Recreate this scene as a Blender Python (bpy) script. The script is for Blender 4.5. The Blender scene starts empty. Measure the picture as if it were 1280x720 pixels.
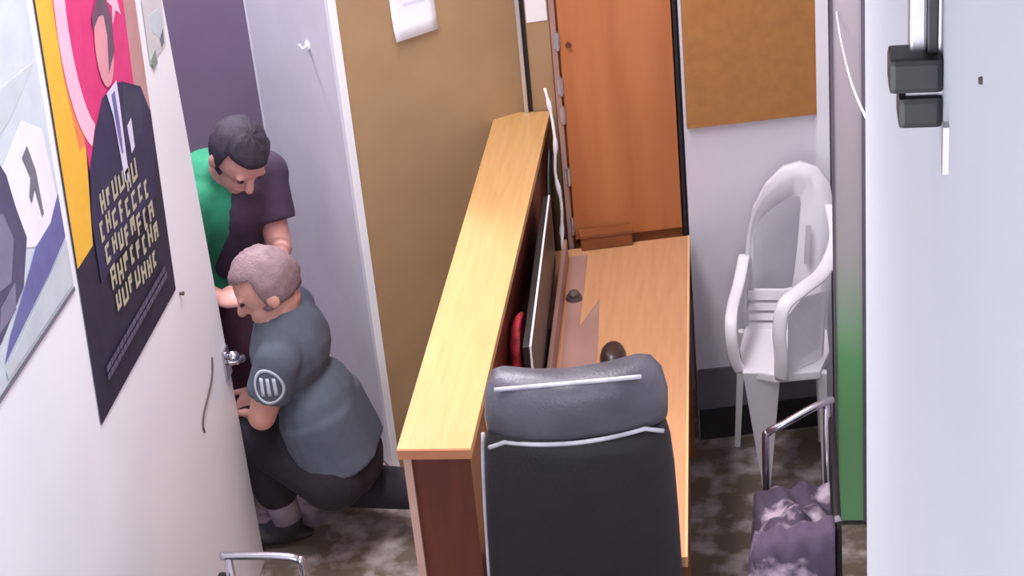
import bpy, bmesh, math, random
from mathutils import Vector, Matrix
from mathutils.bvhtree import BVHTree

scene = bpy.context.scene
col = scene.collection
random.seed(7)
V = Vector

# ------------------------------------------------------------------ camera
cd = bpy.data.cameras.new('camera')
cd.sensor_width = 36.0
cd.lens = 69.566
cd.clip_start = 0.05
cam = bpy.data.objects.new('camera', cd)
col.objects.link(cam)
cam.matrix_world = Matrix(((0.989718, 0.023406, 0.141102, 0.0),
                           (0.112265, 0.484142, -0.867758, 0.0),
                           (-0.088624, 0.874676, 0.476537, 3.5),
                           (0, 0, 0, 1)))
scene.camera = cam

# ------------------------------------------------------------------ light
world = bpy.data.worlds.new('world')
scene.world = world
world.use_nodes = True
world.node_tree.nodes['Background'].inputs[0].default_value = (0.75, 0.8, 1, 1)
world.node_tree.nodes['Background'].inputs[1].default_value = 0.25


def area(name, loc, sx, sy, power, color, rot=(0, 0, 0), spread=180):
    l = bpy.data.lights.new(name, 'AREA')
    l.shape = 'RECTANGLE'
    l.size, l.size_y = sx, sy
    l.energy = power
    l.color = color
    l.spread = math.radians(spread)
    o = bpy.data.objects.new(name, l)
    o.location = loc
    o.rotation_euler = rot
    col.objects.link(o)
    return o


area('ceiling_panel_light', (-0.9, 3.8, 3.74), 0.6, 2.2, 56, (1.0, 0.975, 0.985), spread=135)
area('front_fill_light', (-0.7, -0.92, 1.8), 1.4, 2.0, 54, (0.92, 0.95, 1.0), (math.radians(90), 0, 0))  # added fill lamp behind the camera, the wall has no window
area('corridor_fill_light', (-2.5, 6.2, 3.74), 0.6, 0.6, 165, (0.97, 0.94, 1.0))  # unseen lamp added to brighten the dark corridor

vs = scene.view_settings
scene.display_settings.display_device = 'sRGB'
vs.view_transform = 'Standard'
vs.look = 'None'
vs.exposure = 0.0
vs.gamma = 1.0
vs.use_curve_mapping = False

# ------------------------------------------------------------------ materials


def lin(c):
    return tuple((x / 12.92 if x <= 0.04045 else ((x + 0.055) / 1.055) ** 2.4) for x in (v / 255 for v in c))


def mat(name, c1, c2=None, scale=8.0, rough=0.6, metal=0.0, bump=0.0, stretch=(1, 1, 1), lo=0.35, hi=0.65, detail=3, coat=0.0, bscale=None):
    m = bpy.data.materials.new(name)
    m.use_nodes = True
    nt = m.node_tree
    b = nt.nodes['Principled BSDF']
    b.inputs['Roughness'].default_value = rough
    b.inputs['Metallic'].default_value = metal
    b.inputs['Coat Weight'].default_value = coat
    c1 = lin(c1)
    c2 = lin(c2) if c2 else tuple(x * 0.88 for x in c1)
    tc = nt.nodes.new('ShaderNodeTexCoord')
    mp = nt.nodes.new('ShaderNodeMapping')
    mp.inputs['Scale'].default_value = stretch
    nt.links.new(tc.outputs['Object'], mp.inputs[0])
    no = nt.nodes.new('ShaderNodeTexNoise')
    no.inputs['Scale'].default_value = scale
    no.inputs['Detail'].default_value = detail
    nt.links.new(mp.outputs[0], no.inputs['Vector'])
    r = nt.nodes.new('ShaderNodeValToRGB')
    r.color_ramp.elements[0].position = lo
    r.color_ramp.elements[1].position = hi
    r.color_ramp.elements[0].color = (*c1, 1)
    r.color_ramp.elements[1].color = (*c2, 1)
    nt.links.new(no.outputs[0], r.inputs[0])
    nt.links.new(r.outputs[0], b.inputs['Base Color'])
    if bump:
        n2 = nt.nodes.new('ShaderNodeTexNoise')
        n2.inputs['Scale'].default_value = bscale or scale * 6
        nt.links.new(mp.outputs[0], n2.inputs['Vector'])
        bp = nt.nodes.new('ShaderNodeBump')
        bp.inputs['Strength'].default_value = bump
        bp.inputs['Distance'].default_value = 0.01
        nt.links.new(n2.outputs[0], bp.inputs['Height'])
        nt.links.new(bp.outputs[0], b.inputs['Normal'])
    return m


def ramp_z(name, stops, rough=0.5):
    """base colour that changes with height (object space, metres)"""
    m = bpy.data.materials.new(name)
    m.use_nodes = True
    nt = m.node_tree
    b = nt.nodes['Principled BSDF']
    b.inputs['Roughness'].default_value = rough
    tc = nt.nodes.new('ShaderNodeTexCoord')
    sp = nt.nodes.new('ShaderNodeSeparateXYZ')
    nt.links.new(tc.outputs['Object'], sp.inputs[0])
    z0, z1 = stops[0][0], stops[-1][0]
    mr = nt.nodes.new('ShaderNodeMapRange')
    mr.inputs['From Min'].default_value = z0
    mr.inputs['From Max'].default_value = z1
    nt.links.new(sp.outputs['Z'], mr.inputs['Value'])
    no = nt.nodes.new('ShaderNodeTexNoise')
    no.inputs['Scale'].default_value = 5
    nt.links.new(tc.outputs['Object'], no.inputs['Vector'])
    ma = nt.nodes.new('ShaderNodeMath')
    ma.operation = 'MULTIPLY_ADD'
    ma.inputs[1].default_value = 0.06
    nt.links.new(no.outputs[0], ma.inputs[0])
    nt.links.new(mr.outputs[0], ma.inputs[2])
    r = nt.nodes.new('ShaderNodeValToRGB')
    els = r.color_ramp.elements
    while len(els) < len(stops):
        els.new(0.5)
    for e, (z, c) in zip(els, stops):
        e.position = (z - z0) / (z1 - z0)
        e.color = (*lin(c), 1)
    nt.links.new(ma.outputs[0], r.inputs[0])
    nt.links.new(r.outputs[0], b.inputs['Base Color'])
    return m


M = {}
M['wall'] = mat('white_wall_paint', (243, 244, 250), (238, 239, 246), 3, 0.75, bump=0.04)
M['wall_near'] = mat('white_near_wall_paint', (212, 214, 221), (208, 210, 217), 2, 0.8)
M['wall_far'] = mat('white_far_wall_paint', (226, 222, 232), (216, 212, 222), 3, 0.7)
M['ceiling'] = mat('ceiling_paint', (235, 235, 235), None, 3, 0.9)
M['corridor'] = mat('corridor_purple_grey_paint', (140, 126, 150), (132, 116, 142), 2, 0.8)
M['carpet'] = mat('patterned_carpet', (116, 102, 90), (184, 172, 172), 13, 0.95, bump=0.5, lo=0.46, hi=0.66, detail=4, bscale=240)
M['carpet_hall'] = mat('dark_hall_carpet', (40, 32, 42), (62, 52, 62), 20, 0.95)
M['tan'] = mat('tan_board', (174, 143, 106), (166, 135, 100), 5, 0.6, bump=0.03)
M['brown_board'] = mat('brown_pin_board', (176, 122, 66), (166, 114, 62), 30, 0.75, bump=0.1)
M['alu'] = mat('brushed_aluminium', (205, 203, 208), (188, 186, 192), 12, 0.32, 0.9, stretch=(6, 6, 0.5))
M['chrome'] = mat('chrome_tube', (214, 212, 220), (196, 194, 204), 6, 0.2, 0.95)
M['dark'] = mat('dark_gap_rubber', (28, 24, 28), (38, 32, 36), 20, 0.7)
M['counter'] = mat('light_beech_laminate', (214, 168, 112), (204, 158, 102), 5, 0.42, stretch=(14, 1, 14), coat=0.1)
M['counter_edge'] = mat('beech_edge_band', (186, 124, 86), (176, 112, 78), 8, 0.5)
M['counter_side'] = mat('pale_pink_side_board', (202, 160, 146), (190, 148, 134), 8, 0.6)
M['counter_panel'] = mat('red_brown_laminate', (104, 48, 30), (92, 40, 26), 6, 0.45, stretch=(6, 6, 0.6))
M['desk'] = mat('orange_beech_laminate', (202, 150, 110), (194, 141, 101), 5, 0.4, stretch=(12, 1, 12), coat=0.1)
M['desk_edge'] = mat('pale_edge_band', (236, 186, 132), (226, 174, 120), 8, 0.5)
M['cupboard'] = mat('orange_wood_door', (198, 126, 76), (176, 104, 60), 2.2, 0.42, stretch=(5, 5, 0.5), lo=0.3, hi=0.7)
M['brownbox'] = mat('dark_brown_wood', (140, 80, 40), (120, 66, 32), 8, 0.55)
M['leather'] = mat('black_leather', (15, 10, 16), (22, 16, 24), 18, 0.58, bump=0.15, bscale=160)
M['leather_grey'] = mat('grey_black_leather', (70, 68, 78), (92, 90, 100), 7, 0.4, bump=0.15, bscale=140)  # headroll leather, lighter grey than the backrest
M['piping_highlight'] = mat('pale_piping_highlight', (196, 194, 204), (170, 168, 178), 20, 0.35)
M['blackplastic'] = mat('black_plastic', (26, 25, 28), (36, 34, 38), 20, 0.4)
M['mouse'] = mat('dark_brown_plastic', (64, 44, 40), (50, 34, 32), 12, 0.35)
M['plastic'] = mat('white_moulded_plastic', (244, 241, 248), (236, 233, 241), 5, 0.4)
M['plastic_slot'] = mat('grey_plastic_ornament', (198, 192, 202), (188, 182, 192), 8, 0.6)
M['paper'] = mat('white_paper', (246, 246, 252), (240, 240, 248), 6, 0.8)
M['paper_print'] = mat('pale_blue_print', (214, 218, 236), (224, 226, 240), 30, 0.8)
M['red'] = mat('red_cloth', (196, 44, 60), (120, 20, 36), 30, 0.7, bump=0.4)
M['mauve'] = mat('mauve_board_and_shadow', (166, 128, 118), (156, 118, 108), 6, 0.6)
M['grey_knob'] = mat('grey_rubber', (92, 76, 74), (82, 68, 66), 10, 0.6)
M['greydado'] = mat('grey_dado_paint', (112, 104, 118), (100, 92, 106), 5, 0.7)
M['skin'] = mat('skin', (206, 152, 142), (194, 138, 130), 10, 0.55)
M['skin_b'] = mat('warm_skin', (208, 156, 140), (190, 136, 124), 10, 0.55)
M['hair'] = mat('dark_hair', (40, 30, 46), (54, 42, 58), 40, 0.6, stretch=(1, 1, 5), bump=0.4)
M['hair_b'] = mat('cropped_greying_hair', (150, 124, 128), (128, 104, 110), 40, 0.6, bump=0.4)
M['green_shirt'] = mat('green_shirt_cloth', (46, 146, 108), (38, 130, 98), 8, 0.85, bump=0.2)
M['dark_vest'] = mat('dark_plum_cloth', (74, 56, 78), (62, 46, 66), 9, 0.9, bump=0.2)
M['grey_shirt'] = mat('slate_grey_cloth', (86, 94, 108), (78, 85, 99), 7, 0.9, bump=0.25)
M['shirt_print'] = mat('pale_shirt_print', (196, 204, 214), (180, 188, 200), 30, 0.9)
M['trousers'] = mat('black_trouser_cloth', (38, 32, 42), (30, 25, 34), 8, 0.9, bump=0.25)
M['maroon'] = mat('maroon_trouser_cloth', (92, 56, 74), (78, 46, 62), 7, 0.9, bump=0.25)
M['shoe'] = mat('black_shoe', (32, 28, 34), (42, 36, 42), 10, 0.6)
M['sock'] = mat('pale_sock', (150, 136, 150), (138, 124, 138), 30, 0.9)
M['eye'] = mat('eye_dark', (58, 44, 46), (48, 36, 38), 10, 0.3)
M['scarf'] = mat('purple_patterned_cloth', (88, 74, 96), (206, 186, 204), 10, 0.95, lo=0.52, hi=0.64, detail=5, bump=0.3)
M['olive'] = mat('grey_olive_cloth', (96, 96, 88), (80, 80, 76), 14, 0.95)
M['green_leaf'] = ramp_z('green_panel_painted_reflection', [(0.0, (130, 186, 132)), (0.62, (120, 186, 122)), (0.95, (180, 178, 178)), (1.35, (184, 174, 182)), (2.4, (205, 198, 202))], 0.5)  # green door, the grey reflection higher up is put into the colour
# flat print of the posters
for k, c in {'p_yellow': (244, 190, 70), 'p_orange': (240, 140, 96), 'p_pink': (222, 60, 128), 'p_crescent': (248, 196, 220),
             'p_suit': (52, 48, 84), 'p_suit2': (60, 62, 88), 'p_navy': (44, 42, 66), 'p_face': (226, 158, 170), 'p_hair': (110, 84, 106), 'p_shirt': (224, 220, 246),
             'p_tie': (118, 112, 170), 'p_gold': (188, 184, 160), 'p_grey': (104, 98, 124), 'p_sky': (208, 219, 230), 'p_cloud': (202, 212, 220),
             'p_rock': (86, 84, 116), 'p_rock2': (130, 128, 156), 'p_blue': (110, 112, 168), 'p_white': (242, 240, 250), 'p_ink': (120, 120, 134),
             'p_faded': (214, 212, 216), 'p_green': (136, 158, 146), 'p_mar': (196, 150, 150)}.items():
    M[k] = mat(k + '_ink', c, tuple(max(0, x - 8) for x in c), 14, 0.55)

# ------------------------------------------------------------------ mesh helpers


def origin(o):
    v = V((0, 0, 0))
    while o:
        v += o.location
        o = o.parent
    return v


class MB:
    def __init__(self):
        self.bm = bmesh.new()

    def quadstrip(self, rows, closed=False, cap=True):
        bm = self.bm
        vr = [[bm.verts.new(p) for p in r] for r in rows]
        n = len(rows[0])
        for a, b in zip(vr, vr[1:]):
            for i in range(n if closed else n - 1):
                j = (i + 1) % n
                bm.faces.new((a[i], a[j], b[j], b[i]))
        if cap and closed:
            bm.faces.new(vr[0][::-1])
            bm.faces.new(vr[-1])
        return self

    def box(self, x0, x1, y0, y1, z0, z1):
        return self.prism([(x0, y0, z0), (x1, y0, z0), (x1, y1, z0), (x0, y1, z0)], (0, 0, z1 - z0))

    def prism(self, poly, off):
        bm = self.bm
        a = [bm.verts.new(p) for p in poly]
        b = [bm.verts.new(V(p) + V(off)) for p in poly]
        n = len(poly)
        bm.faces.new(a[::-1])
        bm.faces.new(b)
        for i in range(n):
            j = (i + 1) % n
            bm.faces.new((a[i], a[j], b[j], b[i]))
        return self

    def obox(self, c, half, rz):
        """box with centre c, half sizes, turned by rz about Z"""
        cs, sn = math.cos(rz), math.sin(rz)
        p = [(c[0] + sx * half[0] * cs - sy * half[1] * sn, c[1] + sx * half[0] * sn + sy * half[1] * cs, c[2] - half[2])
             for sx, sy in ((-1, -1), (1, -1), (1, 1), (-1, 1))]
        return self.prism(p, (0, 0, 2 * half[2]))

    def wallstrip(self, p0, p1, z0, z1, t):
        """upright slab from plan point p0 to p1, thickness t behind its left-hand side"""
        d = V((p1[0] - p0[0], p1[1] - p0[1])).normalized()
        nx, ny = -d.y * t, d.x * t
        return self.prism([(p0[0], p0[1], z0), (p1[0], p1[1], z0), (p1[0] + nx, p1[1] + ny, z0), (p0[0] + nx, p0[1] + ny, z0)], (0, 0, z1 - z0))

    def tube(self, path, r, n=10, closed=False, flat=None):
        path = [V(p) for p in path]
        rows = []
        m = len(path)
        up = None
        for i, p in enumerate(path):
            if closed:
                t = path[(i + 1) % m] - path[i - 1]
            else:
                t = path[min(i + 1, m - 1)] - path[max(i - 1, 0)]
            t.normalize()
            if up is None:
                up = V((0, 0, 1)) if abs(t.z) < 0.9 else V((1, 0, 0))
            s = t.cross(up).normalized()
            up = s.cross(t).normalized()
            ri = r[i] if isinstance(r, (list, tuple)) else r
            ra, rb = (ri, ri) if flat is None else (ri * flat[0], ri * flat[1])
            rows.append([p + s * ra * math.cos(k * 2 * math.pi / n) + up * rb * math.sin(k * 2 * math.pi / n) for k in range(n)])
        if closed:
            rows.append(rows[0])
            return self.quadstrip(rows, True, False)
        return self.quadstrip(rows, True, True)

    def ell(self, c, a, ax=None, n=14, m=9):
        c = V(c)
        X, Y, Z = ax if ax else (V((1, 0, 0)), V((0, 1, 0)), V((0, 0, 1)))
        if isinstance(a, (int, float)):
            a = (a, a, a)
        bm = self.bm
        top = bm.verts.new(c + Z * a[2])
        bot = bm.verts.new(c - Z * a[2])
        rows = []
        for i in range(1, m):
            th = math.pi * i / m
            rows.append([bm.verts.new(c + X * a[0] * math.sin(th) * math.cos(k * 2 * math.pi / n) + Y * a[1] * math.sin(th) * math.sin(k * 2 * math.pi / n) + Z * a[2] * math.cos(th)) for k in range(n)])
        for k in range(n):
            j = (k + 1) % n
            bm.faces.new((top, rows[0][k], rows[0][j]))
            bm.faces.new((bot, rows[-1][j], rows[-1][k]))
            for a_, b_ in zip(rows, rows[1:]):
                bm.faces.new((a_[k], b_[k], b_[j], a_[j]))
        return self

    def cone(self, p0, r0, p1, r1, n=14, round_ends=True):
        p0, p1 = V(p0), V(p1)
        self.tube([p0, p1], [r0, r1], n)
        if round_ends:
            self.ell(p0, r0, n=n)
            self.ell(p1, r1, n=n)
        return self

    def build(self, name, m, parent=None, smooth=False, bevel=0.0, kind=None, subdiv=0, weld=True):
        bm = self.bm
        if weld:
            bmesh.ops.remove_doubles(bm, verts=bm.verts, dist=1e-6)
        bmesh.ops.recalc_face_normals(bm, faces=bm.faces)
        if bevel:
            bmesh.ops.bevel(bm, geom=[e for e in bm.edges], offset=bevel, segments=2, profile=0.7, affect='EDGES')
        if parent:
            off = origin(parent)
        else:
            xs = [v.co for v in bm.verts]
            off = V(((min(v.x for v in xs) + max(v.x for v in xs)) / 2, (min(v.y for v in xs) + max(v.y for v in xs)) / 2, min(v.z for v in xs)))
        bmesh.ops.translate(bm, verts=bm.verts, vec=-off)
        me = bpy.data.meshes.new(name)
        bm.to_mesh(me)
        bm.free()
        if smooth:
            me.shade_smooth()
        me.materials.append(m)
        o = bpy.data.objects.new(name, me)
        col.objects.link(o)
        if parent:
            o.parent = parent
        else:
            o.location = off
        if subdiv:
            s = o.modifiers.new('subdivision', 'SUBSURF')
            s.levels = s.render_levels = subdiv
        if kind:
            o['kind'] = kind
        return o


def tag(o, label, cat, group=None):
    o['label'] = label
    o['category'] = cat
    if group:
        o['group'] = group
    return o


def thing(name, label, cat, loc, group=None):
    o = bpy.data.objects.new(name, None)
    o.empty_display_size = 0.1
    o.location = loc
    col.objects.link(o)
    return tag(o, label, cat, group)


def bez(pts, n=8):
    """smooth curve through points (Catmull-Rom)"""
    pts = [V(p) for p in pts]
    P = [pts[0] * 2 - pts[1]] + pts + [pts[-1] * 2 - pts[-2]]
    out = []
    for i in range(1, len(P) - 2):
        for k in range(n):
            t = k / n
            a, b, c, d = P[i - 1], P[i], P[i + 1], P[i + 2]
            out.append(0.5 * ((2 * b) + (c - a) * t + (2 * a - 5 * b + 4 * c - d) * t * t + (3 * b - a - 3 * c + d) * t ** 3))
    out.append(pts[-1])
    return out


# ------------------------------------------------------------------ setting
S = 'structure'
H = 3.8
MB().box(-1.72, 0.5, -1.0, 5.9, -0.05, 0.0).build('floor', M['carpet'], kind=S)
MB().box(-3.2, -1.72, 3.5, 7.2, -0.05, 0.0).build('floor', M['carpet_hall'], kind=S)
MB().box(-1.72, -0.7, 5.9, 7.2, -0.05, 0.0).build('floor', M['carpet_hall'], kind=S)
MB().box(-3.3, 0.5, -1.1, 7.3, H, H + 0.1).build('ceiling', M['ceiling'], kind=S)
# left wall ends at the doorway
MB().prism([(-1.6, -1.0, 0), (-1.72, -1.0, 0), (-1.72, 4.70, 0), (-1.6, 4.70, 0)], (0, 0, H)).build('wall_left', M['wall'], kind=S)
MB().box(-1.72, 0.5, -1.1, -1.0, 0, H).build('wall_front', M['wall'], kind=S)
# near right wall, its end stands proud of the far right wall
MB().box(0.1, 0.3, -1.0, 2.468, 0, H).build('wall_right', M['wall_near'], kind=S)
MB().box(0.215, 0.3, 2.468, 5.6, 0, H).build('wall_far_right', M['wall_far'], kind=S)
# tan partition, turned towards the doorway
TL, TR = (-1.268, 5.155), (-0.778, 5.5)
tp = MB().wallstrip(TL, TR, 0, H, 0.06).build('wall_partition', M['tan'], kind=S)
tdir = V((TR[0] - TL[0], TR[1] - TL[1], 0)).normalized()
tn = V((tdir.y, -tdir.x, 0))                      # towards the room
# back wall behind the cupboard and to its right
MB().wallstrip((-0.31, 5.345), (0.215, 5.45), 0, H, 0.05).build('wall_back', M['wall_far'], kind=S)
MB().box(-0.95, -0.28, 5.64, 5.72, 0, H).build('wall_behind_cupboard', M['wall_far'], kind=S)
bd = V((0.525, 0.105, 0)).normalized()
bn = V((bd.y, -bd.x, 0))
def backpt(x, out=0.0):
    t = (x + 0.31) / bd.x
    p = V((-0.31, 5.345, 0)) + bd * t + bn * out
    return (p.x, p.y)
MB().wallstrip(backpt(-0.308, 0.008), backpt(0.2, 0.008), 0.11, 0.255, 0.0079).build('trim_1', M['greydado'], kind=S)
MB().wallstrip(backpt(-0.308, 0.014), backpt(0.2, 0.014), 0, 0.11, 0.0139).build('baseboard_back', M['dark'], kind=S)
# corridor behind the doorway
MB().box(-3.2, -0.7, 7.1, 7.2, 0, H).build('wall_corridor', M['corridor'], kind=S)
MB().box(-3.3, -3.2, 3.5, 7.2, 0, H).build('wall_corridor_left', M['corridor'], kind=S)
MB().box(-3.2, -1.72, 3.4, 3.5, 0, H).build('wall_corridor_front', M['corridor'], kind=S)
MB().box(-0.78, -0.7, 5.72, 7.1, 0, H).build('wall_corridor_right', M['corridor'], kind=S)
# white door leaf opened away into the corridor
DL = (-1.698, 5.765)
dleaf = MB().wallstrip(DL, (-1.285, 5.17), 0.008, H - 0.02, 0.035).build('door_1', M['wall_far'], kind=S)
ddir = V((TL[0] - DL[0], TL[1] - DL[1], 0)).normalized()
dn = V((ddir.y, -ddir.x, 0))
MB().wallstrip((DL[0] - 0.004, DL[1] + 0.006), (DL[0] + 0.008, DL[1] - 0.012), 0.008, H - 0.02, 0.045).build('door_edge', M['wall'], dleaf)
# pale post where leaf and tan board meet, aluminium at the other edge
c = V((TL[0], TL[1], 0)) + tn * 0.004
MB().obox((TL[0] - 0.004, TL[1] + 0.0, H / 2), (0.012, 0.012, H / 2), math.atan2(tdir.y, tdir.x)).build('trim_2', M['wall'], kind=S)
MB().box(-0.795, -0.783, 5.46, 5.5, 1.1, H).build('trim_3', M['alu'], kind=S)
MB().box(-0.783, -0.772, 5.478, 5.5, 1.1, H).build('trim_4', M['dark'], kind=S)
MB().box(-0.772, -0.700, 5.485, 5.52, 0, H).build('trim_5', M['tan'], kind=S)
MB().box(-0.700, -0.686, 5.47, 5.5, 0, H).build('trim_6', M['counter_panel'], kind=S)
# corner posts right of the brown board
MB().obox((*backpt(0.092, 0.012), 1.9), (0.018, 0.012, 1.9), math.atan2(bd.y, bd.x)).build('trim_7', M['wall'], kind=S)
MB().obox((*backpt(0.118, 0.006), 1.9), (0.008, 0.006, 1.9), math.atan2(bd.y, bd.x)).build('trim_8', M['greydado'], kind=S)
# narrow green leaf by the far right wall, grey reflection painted into its colour
g = MB().wallstrip((0.1145, 4.86), (0.198, 4.86), 0.02, 2.6, 0.035).build('door_2', M['green_leaf'], kind=S)
MB().box(0.108, 0.1145, 4.855, 4.90, 0.0, 2.6).build('door_edge', M['greydado'], g)
MB().box(0.1865, 0.2, 4.852, 4.858, 0.02, 2.6).build('door_stile', M['greydado'], g)

# ------------------------------------------------------------------ reception counter
ct = thing('reception_counter', 'tall narrow reception counter with a pale beech top and dark red-brown end panel', 'counter', (-0.803, 4.55, 0))
MB().box(-0.887, -0.719, 3.632, 5.475, 1.078, 1.102).build('counter_top', M['counter'], ct, bevel=0.002)
MB().box(-0.887, -0.719, 3.628, 3.6318, 1.076, 1.1).build('edge_band', M['counter_edge'], ct)
MB().box(-0.880, -0.862, 3.65, 5.4, 0, 1.0779).build('side_board', M['counter_side'], ct)
MB().box(-0.745, -0.727, 3.65, 5.4, 0, 1.0779).build('side_board', M['counter_panel'], ct)
MB().box(-0.8619, -0.7451, 3.662, 3.68, 0, 1.0779).build('end_panel', M['counter_panel'], ct)
MB().box(-0.8619, -0.7451, 3.67, 5.4, 0.55, 0.568).build('shelf', M['counter_panel'], ct)
MB().box(-0.8619, -0.7451, 5.36, 5.38, 0, 1.0779).build('end_panel', M['counter_panel'], ct)

# ------------------------------------------------------------------ desk
dk = thing('office_desk', 'low orange wood desk running along the inside of the reception counter', 'desk', (-0.5, 4.5, 0))
MB().prism([(-0.718, 3.72, 0.722), (-0.264, 3.70, 0.722), (-0.314, 5.31, 0.722), (-0.718, 5.23, 0.722)], (0, 0, 0.028)).build('desktop', M['desk'], dk, bevel=0.0015)
MB().prism([(-0.2638, 3.70, 0.722), (-0.2575, 3.70, 0.722), (-0.3078, 5.31, 0.722), (-0.3138, 5.31, 0.722)], (0, 0, 0.029)).build('edge_band', M['desk_edge'], dk)
MB().prism([(-0.272, 3.72, 0), (-0.254, 3.72, 0), (-0.262, 3.80, 0), (-0.280, 3.80, 0)], (0, 0, 0.7219)).build('leg_panel', M['brownbox'], dk)
MB().prism([(-0.70, 5.19, 0), (-0.32, 5.23, 0), (-0.32, 5.255, 0), (-0.70, 5.215, 0)], (0, 0, 0.7219)).build('leg_panel', M['brownbox'], dk)
MB().prism([(-0.292, 4.0, 0.3), (-0.278, 4.0, 0.3), (-0.327, 5.22, 0.3), (-0.342, 5.22, 0.3)], (0, 0, 0.4219)).build('modesty_panel', M['brownbox'], dk)

# ------------------------------------------------------------------ tall cupboard
rz = math.radians(11.5)
cs, sn = math.cos(rz), math.sin(rz)
CO = V((-0.655, 5.272, 0))
def cl(u, v, z):                                    # cupboard plan: u along the front, v to the back
    return (CO.x + u * cs - v * sn, CO.y + u * sn + v * cs, z)
def cbox(mb, u0, u1, v0, v1, z0, z1):
    return mb.prism([cl(u0, v0, z0), cl(u1, v0, z0), cl(u1, v1, z0), cl(u0, v1, z0)], (0, 0, z1 - z0))
cb = thing('tall_cupboard', 'tall orange wood cupboard with hinged door behind the desk', 'cupboard', cl(0.17, 0.12, 0))
cbox(MB(), 0.0, 0.335, 0.02, 0.26, 0.0, 2.5).build('body', M['cupboard'], cb)
dr = cbox(MB(), 0.006, 0.331, -0.002, 0.0199, 0.765, 2.48).build('door', M['cupboard'], cb, bevel=0.002)
cbox(MB(), -0.016, -0.001, -0.004, 0.02, 0.0, 2.5).build('edge_strip', M['mauve'], cb)
for zz in (0.815, 0.98, 1.18, 1.27, 1.41):
    h = cbox(MB(), -0.010, 0.006, -0.009, -0.0045, zz - 0.022, zz + 0.022)
    h.tube([cl(-0.001, -0.008, zz - 0.028), cl(-0.001, -0.008, zz + 0.028)], 0.006, 8)
    h.build('hinge', M['alu'], cb)
cbox(MB(), 0.336, 0.345, -0.002, 0.06, 0.56, 2.5).build('edge_strip', M['dark'], cb)
MB().tube([cl(0.03, -0.012, 1.395), cl(0.03, -0.0021, 1.395)], [0.009, 0.006], 10).build('lock', M['counter_panel'], cb)

# small brown block lying on the desk at the cupboard's foot
t = thing('wooden_box', 'long dark brown box lying on the desk at the cupboard foot', 'box', cl(0.1, -0.03, 0.75))
cbox(MB(), 0.018, 0.172, -0.052, -0.010, 0.7505, 0.79).build('body', M['brownbox'], t, bevel=0.003)
cbox(MB(), 0.015, 0.175, -0.055, -0.008, 0.791, 0.803).build('lid', M['brownbox'], t, bevel=0.003)

# ------------------------------------------------------------------ brown board on back wall
bb = thing('pin_board', 'large brown pin board on the back wall above the white plastic chair', 'board', (*backpt(-0.11, 0.01), 1.1))
p0, p1 = backpt(-0.302, 0.016), backpt(0.072, 0.016)
MB().wallstrip(p0, p1, 1.10, 2.3, 0.014).build('panel', M['brown_board'], bb)
MB().wallstrip(backpt(-0.302, 0.018), backpt(0.074, 0.018), 1.092, 1.0999, 0.016).build('edge_trim', M['brown_board'], bb)
MB().wallstrip(backpt(0.0722, 0.018), backpt(0.0775, 0.018), 1.092, 2.3, 0.016).build('edge_trim', M['brown_board'], bb)

# ------------------------------------------------------------------ papers
def tan_pt(s, z, out):
    p = V((TL[0], TL[1], z)) + tdir * s + tn * out
    return p
nt_ = thing('paper_notice', 'white paper notice with a curled lower edge on the tan partition', 'paper', tan_pt(0.22, 1.44, 0.002))
s0, s1, zb, zt = 0.175, 0.315, 1.435, 1.75
rows = []
for i in range(9):
    z = zb + (zt - zb) * i / 8
    rows.append([tan_pt(s0 + (s1 - s0) * k / 6, z + 0.004 * k / 6, 0.003 + 0.014 * max(0, 1 - i / 2.2) ** 2 * (1 - 0.45 * k / 6)) for k in range(7)])
pm = MB().quadstrip(rows).build('sheet', M['paper'], nt_, smooth=True)
sm = pm.modifiers.new('thickness', 'SOLIDIFY'); sm.thickness = 0.0012
pr = MB()
for z, a, b in ((1.53, 0.215, 0.285), (1.551, 0.205, 0.29), (1.572, 0.21, 0.28)):
    pr.prism([tan_pt(a, z, 0.0042), tan_pt(b, z, 0.0042), tan_pt(b, z + 0.011, 0.0042), tan_pt(a, z + 0.011, 0.0042)], tn * 0.0003)
pr.build('print', M['paper_print'], nt_)
t = thing('paper_card', 'small white card fixed on the narrow strip between partition and cupboard', 'paper', (-0.735, 5.48, 1.385))
MB().prism([(-0.768, 5.484, 1.385), (-0.705, 5.484, 1.392), (-0.705, 5.484, 1.66), (-0.768, 5.484, 1.66)], (0, -0.0015, 0)).build('card', M['paper'], t)
MB().tube([(-0.737, 5.4822, 1.64), (-0.737, 5.477, 1.64)], [0.006, 0.003], 8).build('pin', M['alu'], t)

# ------------------------------------------------------------------ posters on the left wall
XW = -1.6
def pq(mb, pts, lvl, skew=0.14, y0=3.72, z0=1.12):
    """flat print: points (across, height) on the poster, lvl = ink layer"""
    x = XW + 0.003 + lvl * 0.0006
    mb.prism([(x, y0 + a + skew * (z - z0), z) for a, z in pts], (0.0006, 0, 0))
    return mb
po = thing('portrait_poster', 'dark poster of a suited man before a pink and yellow ground with pale lettering', 'poster', (XW, 4.05, 1.12))
def sheet(name, pts, m, lvl, parent=po, **k):
    return pq(MB(), pts, lvl, **k).build(name, M[m], parent)
sheet('sheet', [(0, 1.12), (0.66, 1.115), (0.66, 2.35), (0, 2.35)], 'p_navy', 0)
sheet('yellow_ground', [(0.006, 1.5), (0.12, 1.5), (0.17, 1.7), (0.17, 2.34), (0.006, 2.34)], 'p_yellow', 1)
sheet('orange_ground', [(0.13, 1.72), (0.2, 1.72), (0.2, 2.34), (0.10, 2.34), (0.10, 1.9)], 'p_orange', 2)
sheet('pink_ground', [(0.17, 1.62), (0.56, 1.62), (0.60, 2.34), (0.17, 2.34)], 'p_pink', 3)
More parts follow.
